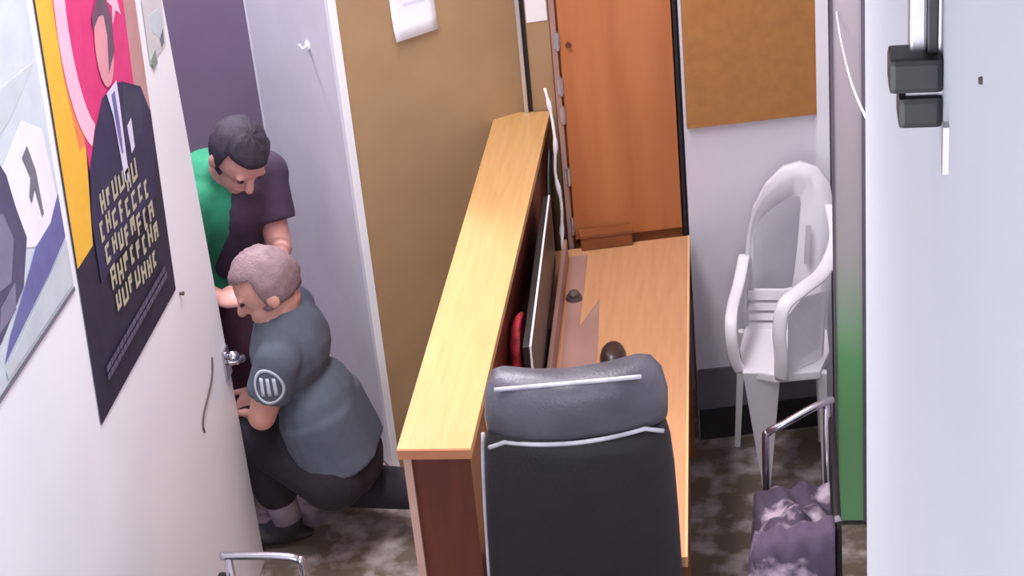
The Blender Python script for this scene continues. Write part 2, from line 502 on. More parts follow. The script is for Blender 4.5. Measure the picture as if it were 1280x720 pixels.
sheet('faded_edge', [(0.555, 1.66), (0.653, 1.6), (0.653, 2.34), (0.585, 2.34)], 'p_mar', 4)
cr = MB()
arc = [(0.30 - 0.20 * math.cos(a), 1.98 + 0.32 * math.sin(a)) for a in [math.radians(-62 + 124 * k / 16) for k in range(17)]]
arc2 = [(0.315 - 0.145 * math.cos(a), 1.98 + 0.28 * math.sin(a)) for a in [math.radians(62 - 124 * k / 16) for k in range(17)]]
pq(cr, arc + arc2, 5).build('crescent', M['p_crescent'], po)
sheet('star', [(0.50 + (0.055 if k % 2 == 0 else 0.022) * math.sin(k * math.pi / 5), 1.93 + (0.055 if k % 2 == 0 else 0.022) * math.cos(k * math.pi / 5)) for k in range(10)], 'p_crescent', 5)
sheet('suit', [(0.13, 1.40), (0.61, 1.40), (0.645, 1.60), (0.60, 1.68), (0.47, 1.745), (0.42, 1.76), (0.32, 1.765), (0.24, 1.72), (0.17, 1.66), (0.13, 1.55)], 'p_suit', 6)
sheet('suit_shoulder', [(0.43, 1.60), (0.56, 1.58), (0.60, 1.67), (0.47, 1.74)], 'p_suit2', 7)
sheet('head', [(0.38 + 0.062 * math.cos(a), 1.865 + 0.095 * math.sin(a)) for a in [k * math.pi / 10 for k in range(20)]], 'p_face', 8)
sheet('hair', [(0.385, 1.80), (0.445, 1.83), (0.455, 1.91), (0.43, 1.965), (0.38, 1.982), (0.325, 1.955), (0.32, 1.925), (0.37, 1.94), (0.405, 1.93), (0.41, 1.88)], 'p_hair', 9)
sheet('shirt', [(0.345, 1.765), (0.425, 1.765), (0.425, 1.72), (0.415, 1.53), (0.385, 1.53), (0.37, 1.70)], 'p_shirt', 10)
sheet('tie', [(0.375, 1.75), (0.40, 1.75), (0.403, 1.66), (0.398, 1.60), (0.388, 1.60), (0.378, 1.66)], 'p_tie', 11)
sheet('pocket_square', [(0.455, 1.64), (0.49, 1.645), (0.487, 1.575), (0.46, 1.57)], 'p_shirt', 10)
let = MB()
rnd = random.Random(4)
for row in range(5):
    zt_ = 1.595 - row * 0.062
    a = 0.155 + (0.04 if row == 0 else 0.0) + 0.012 * row
    end = (0.47, 0.52, 0.535, 0.55, 0.50)[row]
    while a < end:
        w = rnd.choice((0.034, 0.038, 0.042))
        hgt = 0.046
        dz = -(a - 0.15) * 0.16 + rnd.uniform(-0.005, 0.005)
        hgt = rnd.uniform(0.038, 0.052)
        z0_ = zt_ - hgt + dz
        let_k = rnd.randrange(5)
        pq(let, [(a, z0_), (a + 0.011, z0_), (a + 0.011, z0_ + hgt), (a, z0_ + hgt)], 10)
        if let_k in (0, 1, 3):
            pq(let, [(a + w - 0.012, z0_), (a + w - 0.002, z0_), (a + w - 0.002, z0_ + hgt), (a + w - 0.012, z0_ + hgt)], 10)
        if let_k in (0, 2, 4):
            pq(let, [(a + 0.0111, z0_ + hgt - 0.01), (a + w - 0.0121, z0_ + hgt - 0.01), (a + w - 0.0121, z0_ + hgt), (a + 0.0111, z0_ + hgt)], 10)
        if let_k in (1, 2):
            pq(let, [(a + 0.0111, z0_), (a + w - 0.0121, z0_), (a + w - 0.0121, z0_ + 0.01), (a + 0.0111, z0_ + 0.01)], 10)
        if let_k in (0, 3, 4):
            pq(let, [(a + 0.0111, z0_ + 0.018), (a + w - 0.0121, z0_ + 0.018), (a + w - 0.0121, z0_ + 0.027), (a + 0.0111, z0_ + 0.027)], 10)
        a += w + 0.012
let.build('lettering', M['p_gold'], po)
sl = MB()
for row in range(2):
    a = 0.075
    while a < 0.58:
        w = rnd.uniform(0.012, 0.03)
        pq(sl, [(a, 1.19 + row * 0.02 - 0.01 * a), (a + w, 1.19 + row * 0.02 - 0.01 * a), (a + w, 1.204 + row * 0.02 - 0.01 * a), (a, 1.204 + row * 0.02 - 0.01 * a)], 10)
        a += w + 0.006
sl.build('small_lettering', M['p_grey'], po)
for a_, z_ in ((0.015, 1.135), (0.645, 1.13)):
    pass

pl_ = thing('landscape_poster', 'pale blue and white picture poster with dark rocky shapes, nearest on the left wall', 'poster', (XW, 3.4, 1.48))
kw = dict(parent=pl_, skew=0.13, y0=3.0, z0=1.48)
sheet('sheet', [(-0.35, 1.505), (0.736, 1.478), (0.736, 2.35), (-0.35, 2.35)], 'p_sky', 0, **kw)
sheet('lower_edge', [(-0.35, 1.492), (0.742, 1.467), (0.742, 1.477), (-0.35, 1.503)], 'p_ink', 1, **kw)
sheet('cloud', [(0.1, 2.02), (0.45, 2.03), (0.72, 2.0), (0.55, 1.95), (0.35, 1.93), (0.1, 1.97)], 'p_cloud', 2, **kw)
sheet('snow', [(0.40, 1.86), (0.60, 1.92), (0.70, 1.86), (0.728, 1.66), (0.56, 1.66), (0.47, 1.70)], 'p_white', 2, **kw)
sheet('rock', [(-0.3, 1.9), (0.42, 1.93), (0.47, 1.86), (0.49, 1.78), (0.52, 1.70), (0.46, 1.62), (0.3, 1.58), (-0.3, 1.56)], 'p_rock', 3, **kw)
sheet('rock_face', [(0.30, 1.84), (0.42, 1.80), (0.45, 1.73), (0.40, 1.66), (0.30, 1.68)], 'p_rock2', 4, **kw)
sheet('rock_face', [(0.33, 1.64), (0.42, 1.65), (0.40, 1.60), (0.30, 1.60)], 'p_rock2', 4, **kw)
sheet('blue_ridge', [(0.47, 1.62), (0.56, 1.66), (0.66, 1.665), (0.728, 1.70), (0.730, 1.60), (0.60, 1.575), (0.44, 1.555), (0.30, 1.535), (0.35, 1.57)], 'p_blue', 4, **kw)
sheet('pale_slope', [(0.44, 1.545), (0.62, 1.57), (0.731, 1.59), (0.731, 1.49), (0.30, 1.50), (0.30, 1.52)], 'p_cloud', 5, **kw)
sheet('figure', [(0.565, 1.855), (0.60, 1.865), (0.625, 1.80), (0.63, 1.70), (0.62, 1.70), (0.605, 1.77), (0.575, 1.75), (0.57, 1.77), (0.592, 1.80)], 'p_ink', 5, **kw)

ws = thing('wall_sticker', 'small faded pale sticker with grey and green marks right of the portrait poster', 'sticker', (XW, 4.62, 1.68))
kw = dict(parent=ws, skew=0.14, y0=3.72, z0=1.12)
sheet('sheet', [(0.71, 1.69), (0.855, 1.69), (0.87, 1.83), (0.71, 1.86)], 'p_faded', 0, **kw)
sheet('grey_mark', [(0.75, 1.80), (0.84, 1.79), (0.85, 1.745), (0.835, 1.70), (0.80, 1.73), (0.76, 1.755)], 'p_cloud', 1, **kw)
sheet('grey_mark', [(0.81, 1.72), (0.845, 1.735), (0.84, 1.70), (0.815, 1.695)], 'p_ink', 2, **kw)
sheet('green_mark', [(0.715, 1.70), (0.76, 1.71), (0.765, 1.675), (0.73, 1.67)], 'p_green', 2, **kw)

for (yy, zz), lb in (((4.41, 1.085), 'small grey nail in the left wall below the portrait poster corner'),):
    tag(MB().tube([(XW, yy, zz), (XW + 0.012, yy, zz)], [0.004, 0.006], 8).build('nail', M['grey_knob']), lb, 'nail')
tag(MB().tube([(0.1, 0.978, 3.08), (0.098, 0.978, 3.08)], [0.0025, 0.002], 8).build('screw', M['grey_knob']), 'tiny grey screw head in the near white right wall', 'screw')

# metal latch at the end of the left wall and thin cord under it
lt = thing('door_latch', 'greyish metal door latch on the end of the left wall', 'latch', (-1.597, 4.69, 0.70))
MB().obox((-1.596, 4.672, 0.715), (0.004, 0.024, 0.045), 0).build('plate', M['chrome'], lt, bevel=0.002)
MB().tube(bez([(-1.592, 4.675, 0.715), (-1.570, 4.68, 0.715), (-1.562, 4.69, 0.714), (-1.558, 4.705, 0.710)]), 0.011, 10).build('lever', M['chrome'], lt, smooth=True)
MB().ell((-1.578, 4.682, 0.728), (0.02, 0.017, 0.018)).build('knob', M['chrome'], lt, smooth=True)
tag(MB().tube(bez([(-1.596, 4.56, 0.80), (-1.596, 4.53, 0.755), (-1.596, 4.47, 0.73), (-1.596, 4.41, 0.712), (-1.596, 4.385, 0.69), (-1.596, 4.388, 0.665)]), 0.0026, 6).build('hanging_cord', M['grey_knob'], smooth=True), 'thin grey cord curling on the left wall below the latch', 'cord')

# ------------------------------------------------------------------ things on the desk
mo = thing('computer_monitor', 'black computer monitor seen edge-on beside the inner side of the counter', 'monitor', (-0.675, 4.6, 0.75))
MB().prism([(-0.672, 4.20, 0.80), (-0.655, 4.20, 0.80), (-0.690, 5.05, 0.80), (-0.707, 5.05, 0.80)], (0, 0, 0.225)).build('housing', M['blackplastic'], mo, bevel=0.003)
MB().prism([(-0.6545, 4.2, 0.80), (-0.6500, 4.2, 0.80), (-0.6850, 5.05, 0.80), (-0.6895, 5.05, 0.80)], (0, 0, 0.227)).build('silver_rim', M['plastic'], mo)
MB().prism([(-0.6499, 4.21, 0.81), (-0.6490, 4.21, 0.81), (-0.6840, 5.04, 0.81), (-0.6849, 5.04, 0.81)], (0, 0, 0.209)).build('screen', M['blackplastic'], mo)
MB().tube([(-0.682, 4.62, 0.765), (-0.682, 4.62, 0.81)], 0.014, 10).build('stand', M['blackplastic'], mo)
MB().box(-0.712, -0.660, 4.50, 4.74, 0.7505, 0.765).build('foot', M['blackplastic'], mo, bevel=0.003)

tag(MB().prism([(-0.645, 4.25, 0.7505), (-0.633, 4.25, 0.7505), (-0.662, 5.17, 0.7505), (-0.674, 5.17, 0.7505)], (0, 0, 0.07)).build('document_tray', M['mauve'], bevel=0.002), 'narrow mauve-grey board standing on the desk beside the monitor', 'board')
kn = thing('cable_grommet', 'grey round rubber knob on the desk near the cupboard', 'knob', (-0.645, 4.94, 0.75))
MB().tube([(-0.625, 4.93, 0.7522), (-0.625, 4.93, 0.764)], [0.024, 0.021], 16).build('base', M['grey_knob'], kn)
MB().ell((-0.625, 4.93, 0.768), (0.017, 0.02, 0.012)).build('cap', M['grey_knob'], kn, smooth=True)

mm = thing('computer_mouse', 'dark brown computer mouse on the desk just behind the office chair back', 'mouse', (-0.489, 4.585, 0.7505))
b = MB()
rows = []
for i in range(9):
    a = math.pi * i / 16
    rr = max(0.02, math.cos(a) ** 0.6) if i < 8 else 0.02
    rows.append([(-0.489 + 0.037 * rr * math.cos(k * math.pi / 10), 4.585 + 0.062 * rr * math.sin(k * math.pi / 10), 0.7505 + 0.044 * math.sin(a)) for k in range(20)])
b.quadstrip(rows, True).build('body', M['mouse'], mm, smooth=True)
MB().obox((-0.489, 4.615, 0.7835), (0.004, 0.010, 0.005), 0).build('wheel', M['blackplastic'], mm)

tag(MB().prism([(-0.656, 5.19, 0.7503), (-0.608, 5.20, 0.7503), (-0.597, 4.772, 0.7503), (-0.552, 4.93, 0.7503), (-0.535, 4.63, 0.7503), (-0.540, 4.50, 0.7503), (-0.628, 4.50, 0.7503)], (0, 0, 0.0015)).build('desk_shadow_patch', M['mauve']), 'mauve-grey shadow patch with a slanted edge, laid on the desk as a thin sheet', 'shadow')  # shadow on the desk modelled as a thin mauve-grey plate
tag(MB().tube(bez([(-0.700, 5.255, 1.27), (-0.688, 5.25, 1.197), (-0.682, 5.245, 1.10), (-0.690, 5.25, 1.004), (-0.680, 5.25, 0.90), (-0.686, 5.25, 0.80), (-0.684, 5.22, 0.757)], 5), [0.0045 + 0.003 * (1 if k % 7 in (3, 4) else 0) for k in range(31)], 8).build('white_cable', M['plastic'], smooth=True), 'knotted whitish cable hanging down beside the cupboard hinges', 'cable')
tag(MB().tube(bez([(-0.708, 5.30, 1.06), (-0.710, 5.22, 0.98), (-0.706, 5.15, 0.88), (-0.712, 5.12, 0.80), (-0.708, 5.10, 0.757)], 5), 0.007, 8).build('black_cable', M['blackplastic'], smooth=True), 'black cable dropping behind the counter top beside the monitor', 'cable')
hk = thing('wall_hook', 'small white hook high on the white door leaf', 'hook', (-1.4, 5.336, 1.4))
hp, hn = V((-1.4005, 5.3365, 1.4)), V((-0.8215, -0.5702, 0))
MB().tube([hp, hp + hn * 0.005], 0.014, 12).build('base', M['paper'], hk)
MB().tube(bez([hp + hn * 0.004, hp + hn * 0.02 + V((0, 0, -0.004)), hp + hn * 0.026 + V((0, 0, 0.010))], 4), 0.004, 8).build('hook', M['paper'], hk, smooth=True)

# crumpled red cloth between counter and monitor
b = MB()
b.ell((-0.7, 4.36, 0.885), (0.03, 0.095, 0.137), n=24, m=20)
for v in b.bm.verts:
    a = math.sin(v.co.y * 70) * math.cos(v.co.z * 55) + 0.6 * math.sin(v.co.z * 120 + v.co.y * 40)
    v.co.x += 0.004 * a
    v.co.y += 0.006 * math.sin(v.co.z * 90)
    v.co.z = max(v.co.z, 0.7505) + 0.004 * a * (1 if v.co.z > 0.76 else 0)
    v.co.x = max(v.co.x, -0.724)
    v.co.x = min(v.co.x, -0.692)
tag(b.build('red_cloth', M['red'], smooth=True), 'crumpled red cloth stuffed between counter and monitor', 'cloth')

# ------------------------------------------------------------------ office chair
oc = thing('office_chair', 'black leather high-back office chair seen from behind in the foreground', 'chair', (-0.46, 3.6, 0))
def superrow(cx, cy, hx, hy, z, n=36, e=0.45, bow=0.0):
    r = []
    for k in range(n):
        a = 2 * math.pi * k / n
        ca, sa = math.cos(a), math.sin(a)
        x = hx * math.copysign(abs(ca) ** e, ca)
        y = hy * math.copysign(abs(sa) ** e, sa)
        r.append((cx + x, cy + y + bow * (x / hx) ** 2, z))
    return r
def shell(rowspec, tilt=0.0):
    rows = []
    for z, cy, hx, hy, cx, bow in rowspec:
        rows.append([(x, y, z_ + tilt * (x - cx)) for x, y, z_ in superrow(cx, cy, hx, hy, z, bow=bow)])
    return MB().quadstrip(rows, True)
CX = -0.462
YB = 3.44
def yrow(z):                    # the back reclines towards the viewer as it rises
    return YB + 0.02 - 0.05 * (z - 0.9)
shell([(z, yrow(z), hx, hy, CX + cx, 0.045) for z, hx, hy, cx in ((0.50, 0.16, 0.03, -0.012), (0.54, 0.19, 0.042, -0.012), (0.66, 0.208, 0.046, -0.010), (0.84, 0.213, 0.047, -0.008), (1.0, 0.209, 0.047, -0.004),
       (1.14, 0.203, 0.046, 0.0), (1.22, 0.196, 0.044, 0.002), (1.255, 0.188, 0.040, 0.003), (1.268, 0.17, 0.028, 0.003))]).build('backrest', M['leather'], oc, smooth=True)
shell([(z, yrow(z) + 0.02, hx, hy, CX + cx, 0.045) for z, hx, hy, cx in ((1.245, 0.17, 0.03, 0.003), (1.258, 0.192, 0.05, 0.003), (1.30, 0.194, 0.057, 0.003),
       (1.355, 0.186, 0.055, 0.001), (1.385, 0.170, 0.046, -0.002), (1.396, 0.15, 0.028, -0.003))], 0.085).build('headroll', M['leather_grey'], oc, smooth=True)
seam = [(CX + 0.003 + 0.184 * u, YB - 0.036 + 0.045 * u * u, 1.262 + 0.018 * u - 0.05 * max(0, abs(u) - 0.8) * 2) for u in [-1 + k / 10 for k in range(21)]]
MB().tube(seam, 0.005, 8).build('piping_highlight', M['piping_highlight'], oc, smooth=True)
MB().tube(bez([(CX - 0.218, YB + 0.055, 0.60), (CX - 0.222, YB + 0.05, 0.80), (CX - 0.214, YB + 0.045, 1.0), (CX - 0.205, YB + 0.04, 1.15), (CX - 0.197, YB + 0.04, 1.24)], 4), 0.0045, 8).build('piping_highlight', M['piping_highlight'], oc, smooth=True)
MB().tube(bez([(CX - 0.155, YB + 0.0, 1.372), (CX - 0.06, YB - 0.014, 1.388), (CX + 0.06, YB - 0.014, 1.398), (CX + 0.15, YB + 0.0, 1.398)], 5), 0.005, 8).build('piping_highlight', M['piping_highlight'], oc, smooth=True)  # pale tube standing in for the highlight along the headroll's top edge
shell([(0.44, 3.69, 0.18, 0.18, CX, 0.0), (0.46, 3.69, 0.205, 0.205, CX, 0.0), (0.51, 3.69, 0.208, 0.208, CX, 0.0), (0.54, 3.69, 0.18, 0.18, CX, 0.0)]).build('seat', M['leather'], oc, smooth=True)
MB().prism([(CX - 0.04, YB + 0.02, 0.50), (CX + 0.04, YB + 0.02, 0.50), (CX + 0.04, 3.6, 0.425), (CX - 0.04, 3.6, 0.425)], (0, 0, 0.02)).build('back_bracket', M['blackplastic'], oc)
MB().tube([(CX, 3.67, 0.10), (CX, 3.67, 0.28), (CX, 3.67, 0.281), (CX, 3.67, 0.445)], [0.03, 0.03, 0.018, 0.018], 14).build('gas_column', M['blackplastic'], oc)
for k in range(5):
    a = math.radians(90 + 72 * k)
    e = V((CX + 0.17 * math.cos(a), 3.67 + 0.22 * math.sin(a), 0.075))
    lg = MB().tube([(CX, 3.67, 0.115), e], [0.026, 0.016], 10).build('base_leg', M['blackplastic'], oc)
    MB().tube([e + V((-0.016, 0, -0.047)), e + V((0.016, 0, -0.047))], 0.028, 14).build('caster', M['blackplastic'], lg)

# ------------------------------------------------------------------ white plastic chair
pc = thing('plastic_chair', 'white moulded plastic armchair by the back wall under the brown board', 'chair', (-0.02, 5.15, 0))
def bp(x, z):          # the back leans away from the seat
    return V((x, 5.235 + 0.12 * (z - 0.5) - 0.06 * x, z))
outer = [(-0.160, 0.47), (-0.150, 0.62), (-0.135, 0.76), (-0.115, 0.85), (-0.075, 0.925), (-0.025, 0.975), (0.025, 0.99), (0.075, 0.975), (0.11, 0.925), (0.122, 0.85), (0.118, 0.76), (0.108, 0.62), (0.095, 0.47)]
inner = [(-0.122, 0.575), (-0.120, 0.66), (-0.116, 0.76), (-0.105, 0.80), (-0.075, 0.835), (-0.040, 0.862), (-0.005, 0.885), (0.022, 0.885), (0.026, 0.86), (0.020, 0.80), (0.012, 0.72), (0.002, 0.64), (-0.010, 0.575)]
fr, bk = [], []
rows = []
for (ox, oz), (ix, iz) in zip(outer, inner):
    o_, i_ = bp(ox, oz), bp(ix, iz)
    n_ = V((0.05, 0.02, 0))
    th = V((0, 0.018, 0))
    mid = (o_ + i_) / 2 + V((0, 0.012, 0))
    rows.append([o_ - V((0, 0.012, 0)), mid, i_, i_ + th, mid + th, o_ + th * 0.8])
MB().quadstrip(rows, True).build('back_frame', M['plastic'], pc, smooth=True)
# lower back rail with its slots left open between slats
for k, (z, hgt) in enumerate(((0.572, 0.030), (0.533, 0.020), (0.500, 0.018), (0.466, 0.024))):
    p = [bp(-0.138, z - hgt / 2), bp(-0.030, z - hgt / 2), bp(-0.030, z + hgt / 2), bp(-0.138, z + hgt / 2)]
    MB().prism([V(q) for q in p], (0, 0.014, 0)).build('back_slat', M['plastic'], pc)
MB().prism([bp(-0.0299, 0.45), bp(0.10, 0.45), bp(0.106, 0.62), bp(-0.0299, 0.587)], (0, 0.014, 0)).build('back_panel', M['plastic'], pc)
MB().prism([bp(0.030, 0.68) - V((0, 0.013, 0)), bp(0.046, 0.68) - V((0, 0.013, 0)), bp(0.054, 0.80) - V((0, 0.013, 0)), bp(0.038, 0.80) - V((0, 0.013, 0))], (0, 0.004, 0)).build('back_ornament', M['plastic_slot'], pc)
st = [(-0.155, 5.0), (-0.06, 4.965), (0.07, 4.985), (0.10, 5.10), (0.095, 5.25), (-0.15, 5.26), (-0.165, 5.12)]
sb = MB().prism([(x, y, 0.435) for x, y in st], (0, 0, 0.028)).build('seat', M['plastic'], pc, bevel=0.006)
# arm rests: flat ribbons sweeping from the back to the front legs
MB().tube(bez([bp(0.116, 0.86), (0.125, 5.20, 0.78), (0.085, 5.09, 0.735), (0.02, 5.0, 0.725), (-0.03, 4.955, 0.70), (-0.045, 4.945, 0.62), (-0.042, 4.95, 0.53), (-0.045, 4.965, 0.45)]), 0.017, 12, flat=(1.3, 0.5)).build('armrest', M['plastic'], pc, smooth=True)
MB().tube(bez([bp(-0.145, 0.70), (-0.162, 5.18, 0.655), (-0.178, 5.09, 0.635), (-0.184, 5.02, 0.62), (-0.184, 4.995, 0.57), (-0.178, 5.0, 0.50), (-0.162, 5.01, 0.45)]), 0.014, 12, flat=(1.3, 0.5)).build('armrest', M['plastic'], pc, smooth=True)
MB().prism([(-0.025, 4.968, 0.46), (0.075, 5.05, 0.47), (0.09, 5.10, 0.66), (0.02, 5.01, 0.69), (-0.02, 4.965, 0.66)], (0.006, 0.012, 0)).build('side_panel', M['plastic'], pc)
def pleg(top, bot, w0, w1):
    top, bot = V(top), V(bot)
    a = MB()
    a.quadstrip([[top + V((-w0, 0, 0)), top + V((w0, -0.006, 0)), top + V((w0, 0.02, 0)), top + V((-w0, 0.02, 0))],
                 [bot + V((-w1, 0, 0)), bot + V((w1, -0.004, 0)), bot + V((w1, 0.016, 0)), bot + V((-w1, 0.016, 0))]], True)
    a.build('leg', M['plastic'], pc, bevel=0.003)
pleg((-0.10, 4.985, 0.46), (-0.098, 5.065, 0.0), 0.055, 0.012)
pleg((0.075, 4.995, 0.45), (0.083, 5.075, 0.0), 0.014, 0.010)
pleg((-0.16, 5.24, 0.45), (-0.19, 5.29, 0.0), 0.012, 0.009)
pleg((0.07, 5.25, 0.45), (0.075, 5.31, 0.0), 0.014, 0.010)

# ------------------------------------------------------------------ chrome waiting chairs
def waiting_chair(label, xb, xf, y0, y1, za, lead, rise):
    """frame of bent tubes; xb = back side x, xf = front side x"""
    sg = 1 if xf > xb else -1
    w = thing('waiting_chair', label, 'chair', ((xb + xf) / 2, (y0 + y1) / 2, 0))
    for y in (y0, y1):
        MB().tube(bez([(xf, y, 0.013), (xf, y, 0.3), (xf, y, za - 0.05), (xf - sg * 0.01, y, za - 0.012), (xf - sg * 0.05, y, za - 0.002 + rise * 0.3), (xf - sg * 0.13, y + lead * 0.5, za + rise * 0.9), (xb + sg * 0.01, y + lead, za + rise)]), 0.0105, 10).build('arm_tube', M['chrome'], w, smooth=True)
        MB().tube([(xb + sg * 0.028, y, 0.013), (xb + sg * 0.028, y + lead * 0.85, za + rise - 0.004)], 0.010, 10).build('rear_leg', M['chrome'], w, smooth=True)
        MB().tube([(xf, y, 0.0), (xf, y, 0.014)], 0.013, 10).build('foot_cap', M['blackplastic'], w)
        MB().tube([(xb + sg * 0.028, y, 0.0), (xb + sg * 0.028, y, 0.014)], 0.013, 10).build('foot_cap', M['blackplastic'], w)
    for x in (xf - sg * 0.02, xb + sg * 0.06):
        MB().tube([(x, y0, 0.385), (x, y1, 0.385)], 0.009, 8).build('crossbar', M['chrome'], w, smooth=True)
    ya, yb = min(y0, y1) + 0.02, max(y0, y1) - 0.02
    xa, xc = min(xf, xb + sg * 0.03), max(xf, xb + sg * 0.03)
    MB().box(xa, xc, ya, yb, 0.395, 0.445).build('seat', M['leather'], w, bevel=0.012, smooth=True)
    x2 = xb + sg * 0.005
    MB().prism([(x2, ya, 0.5), (x2 + sg * 0.02, ya, 0.5), (x2 + sg * 0.02, yb, 0.5), (x2, yb, 0.5)], (0, 0, 0.17)).build('backrest', M['leather'], w, bevel=0.01, smooth=True)
    return w
waiting_chair('chrome-armed black chair holding a patterned cloth beside the far right wall', 0.105, -0.085, 4.44, 3.90, 0.62, 0.06, 0.05)
waiting_chair('chrome-armed chair against the left wall at the bottom of the frame', -1.405, -1.195, 3.78, 3.32, 0.70, 0.0, 0.0)

# patterned cloth draped over the right chair
def sstep(a, b_, x):
    t = max(0, min(1, (x - a) / (b_ - a)))
    return t * t * (3 - 2 * t)
rows = []
for i in range(31):
    u = i / 30
    r = []
    for k in range(-8, 33):
        v = k / 32
        y = 3.865 + 0.53 * v
        fold = 0.012 * math.sin(v * 19 + u * 7) + 0.010 * math.sin(u * 23 - v * 11)
        if u < 0.74:
            q = u / 0.74
            x = 0.082 - 0.190 * q
            z = 0.462 + 0.075 * math.sin(math.pi * q) * math.sin(math.pi * min(1, v * 1.1)) + fold * 0.9
            z = max(z, 0.4495)
            arm = 0.648 + 0.045 * (1 - q) + 0.006 * math.sin(q * 20)
            w_ = 1 - sstep(0.12, 0.34, v)
            z = z * (1 - w_) + max(arm, z) * w_
        else:
            q = (u - 0.74) / 0.26
            x = -0.108 - 0.010 * math.sin(min(1, q * 3) * math.pi / 2) - 0.010 * (0.5 + 0.5 * math.sin(v * 30)) * q
            w_ = 1 - sstep(0.12, 0.34, v)
            z = (0.462 + fold * 0.9) * (1 - w_) + 0.648 * w_
            z = max(z, 0.4495) - 0.30 * q * (0.55 + 0.45 * math.sin(math.pi * v)) * (0.8 + 0.2 * math.sin(v * 13))
        if v < 0:
            y = 3.865 - 0.016 * min(1, -v * 16) + 0.006 * math.sin(u * 26)
            z = z - 1.15 * (-v) * (0.92 + 0.08 * math.sin(u * 18))
        r.append((x, y, z))
    rows.append(r)
o = MB().quadstrip(rows).build('patterned_cloth', M['scarf'], smooth=True)
s_ = o.modifiers.new('thickness', 'SOLIDIFY'); s_.thickness = 0.004; s_.offset = 1
tag(o, 'purple-grey patterned cloth draped over the chrome-armed chair seat', 'cloth')

# ------------------------------------------------------------------ fittings on the near right wall
hb = thing('door_bracket', 'black two-part bracket below a metal rail on the near right wall', 'bracket', (0.098, 1.25, 2.92))
def yp(u, v, y=1.25):
    return None
def rbox(x0, x1, y0, y1, z0, z1, name, m, bev):
    return MB().box(x0, x1, y0, y1, z0, z1).build(name, M[m], hb, bevel=bev)
rbox(0.065, 0.0999, 1.22, 1.25, 2.968, 2.992, 'upper_block', 'blackplastic', 0.004)
rbox(0.071, 0.0999, 1.22, 1.25, 2.943, 2.965, 'lower_block', 'blackplastic', 0.004)
rbox(0.076, 0.0999, 1.225, 1.245, 2.96, 2.968, 'spacer', 'alu', 0.0)
rbox(0.0790, 0.0900, 1.235, 1.26, 2.9790, 3.6, 'rail', 'alu', 0.002)
rbox(0.0902, 0.0970, 1.23, 1.26, 2.9790, 3.6, 'seal_strip', 'blackplastic', 0.001)
rbox(0.0972, 0.0999, 1.232, 1.262, 2.9480, 3.6, 'wall_channel', 'alu', 0.001)
rbox(0.096, 0.0999, 1.17, 1.18, 2.933, 2.966, 'shadow_strip', 'alu', 0.0)  # thin grey strip standing in for a shadow edge on the wall

# white cord hanging across the far right corner
tag(MB().tube(bez([(0.135, 5.36, 1.62), (0.125, 4.84, 1.62), (0.135, 4.2, 1.72), (0.106, 2.5, 2.37), (0.103, 2.4, 2.44)], 6), 0.0022, 6).build('electric_cord', M['paper'], smooth=True), 'thin white cord running down along the right wall', 'cord')

# ------------------------------------------------------------------ people
def remeshed(mb, name, m, parent, voxel, smooth=4):
    bm = mb.bm
    bmesh.ops.recalc_face_normals(bm, faces=bm.faces)
    me = bpy.data.meshes.new(name + '_rough')
    bm.to_mesh(me)
    bm.free()
    tmp = bpy.data.objects.new(name + '_rough', me)
    col.objects.link(tmp)
    r = tmp.modifiers.new('remesh', 'REMESH')
    r.mode = 'VOXEL'
    r.voxel_size = voxel
    s = tmp.modifiers.new('smooth', 'SMOOTH')
    s.factor = 0.5
    s.iterations = smooth
    dg = bpy.context.evaluated_depsgraph_get()
    dg.update()
    out = bpy.data.meshes.new_from_object(tmp.evaluated_get(dg))
    bpy.data.objects.remove(tmp)
    bpy.data.meshes.remove(me)
    out.name = name
    off = origin(parent)
    out.transform(Matrix.Translation(-off))
    out.materials.clear()
    out.materials.append(m)
    out.shade_smooth()
    o = bpy.data.objects.new(name, out)
    o.parent = parent
    col.objects.link(o)
    return o

def frame(fwd, up):
    f = V(fwd).normalized()
    u = V(up)
    u = (u - f * u.dot(f)).normalized()
    return f, u, f.cross(u)

def head_parts(mb, c, fwd, up, neck):
    f, u, r = frame(fwd, up)
    ax = (r, f, u)
    c = V(c)
    mb.ell(c + u * 0.02, (0.072, 0.092, 0.092), ax)
    mb.ell(c + f * 0.022 - u * 0.05, (0.055, 0.066, 0.066), ax)
    mb.ell(c + f * 0.062 - u * 0.092, (0.026, 0.022, 0.02), ax)
    mb.cone(c + f * 0.085 + u * 0.012, 0.010, c + f * 0.104 - u * 0.025, 0.015, 8)
    for s in (-1, 1):
        mb.ell(c + r * 0.074 * s - f * 0.005 - u * 0.01, (0.011, 0.02, 0.031), ax)
        mb.ell(c + r * 0.03 * s + f * 0.077 + u * 0.022, (0.022, 0.014, 0.008), ax)
    mb.ell(c + f * 0.084 - u * 0.056, (0.024, 0.010, 0.006), ax)
    mb.ell(c + f * 0.081 - u * 0.068, (0.021, 0.010, 0.006), ax)
    mb.cone(c - f * 0.02 - u * 0.05, 0.050, neck, 0.056, 12)

def eyes(c, fwd, up, parent):
    f, u, r = frame(fwd, up)
    c = V(c)
    for s in (-1, 1):
        MB().ell(c + r * 0.031 * s + f * 0.083 + u * 0.006, (0.012, 0.008, 0.005), (r, f, u)).build('eye', M['eye'], parent, smooth=True)

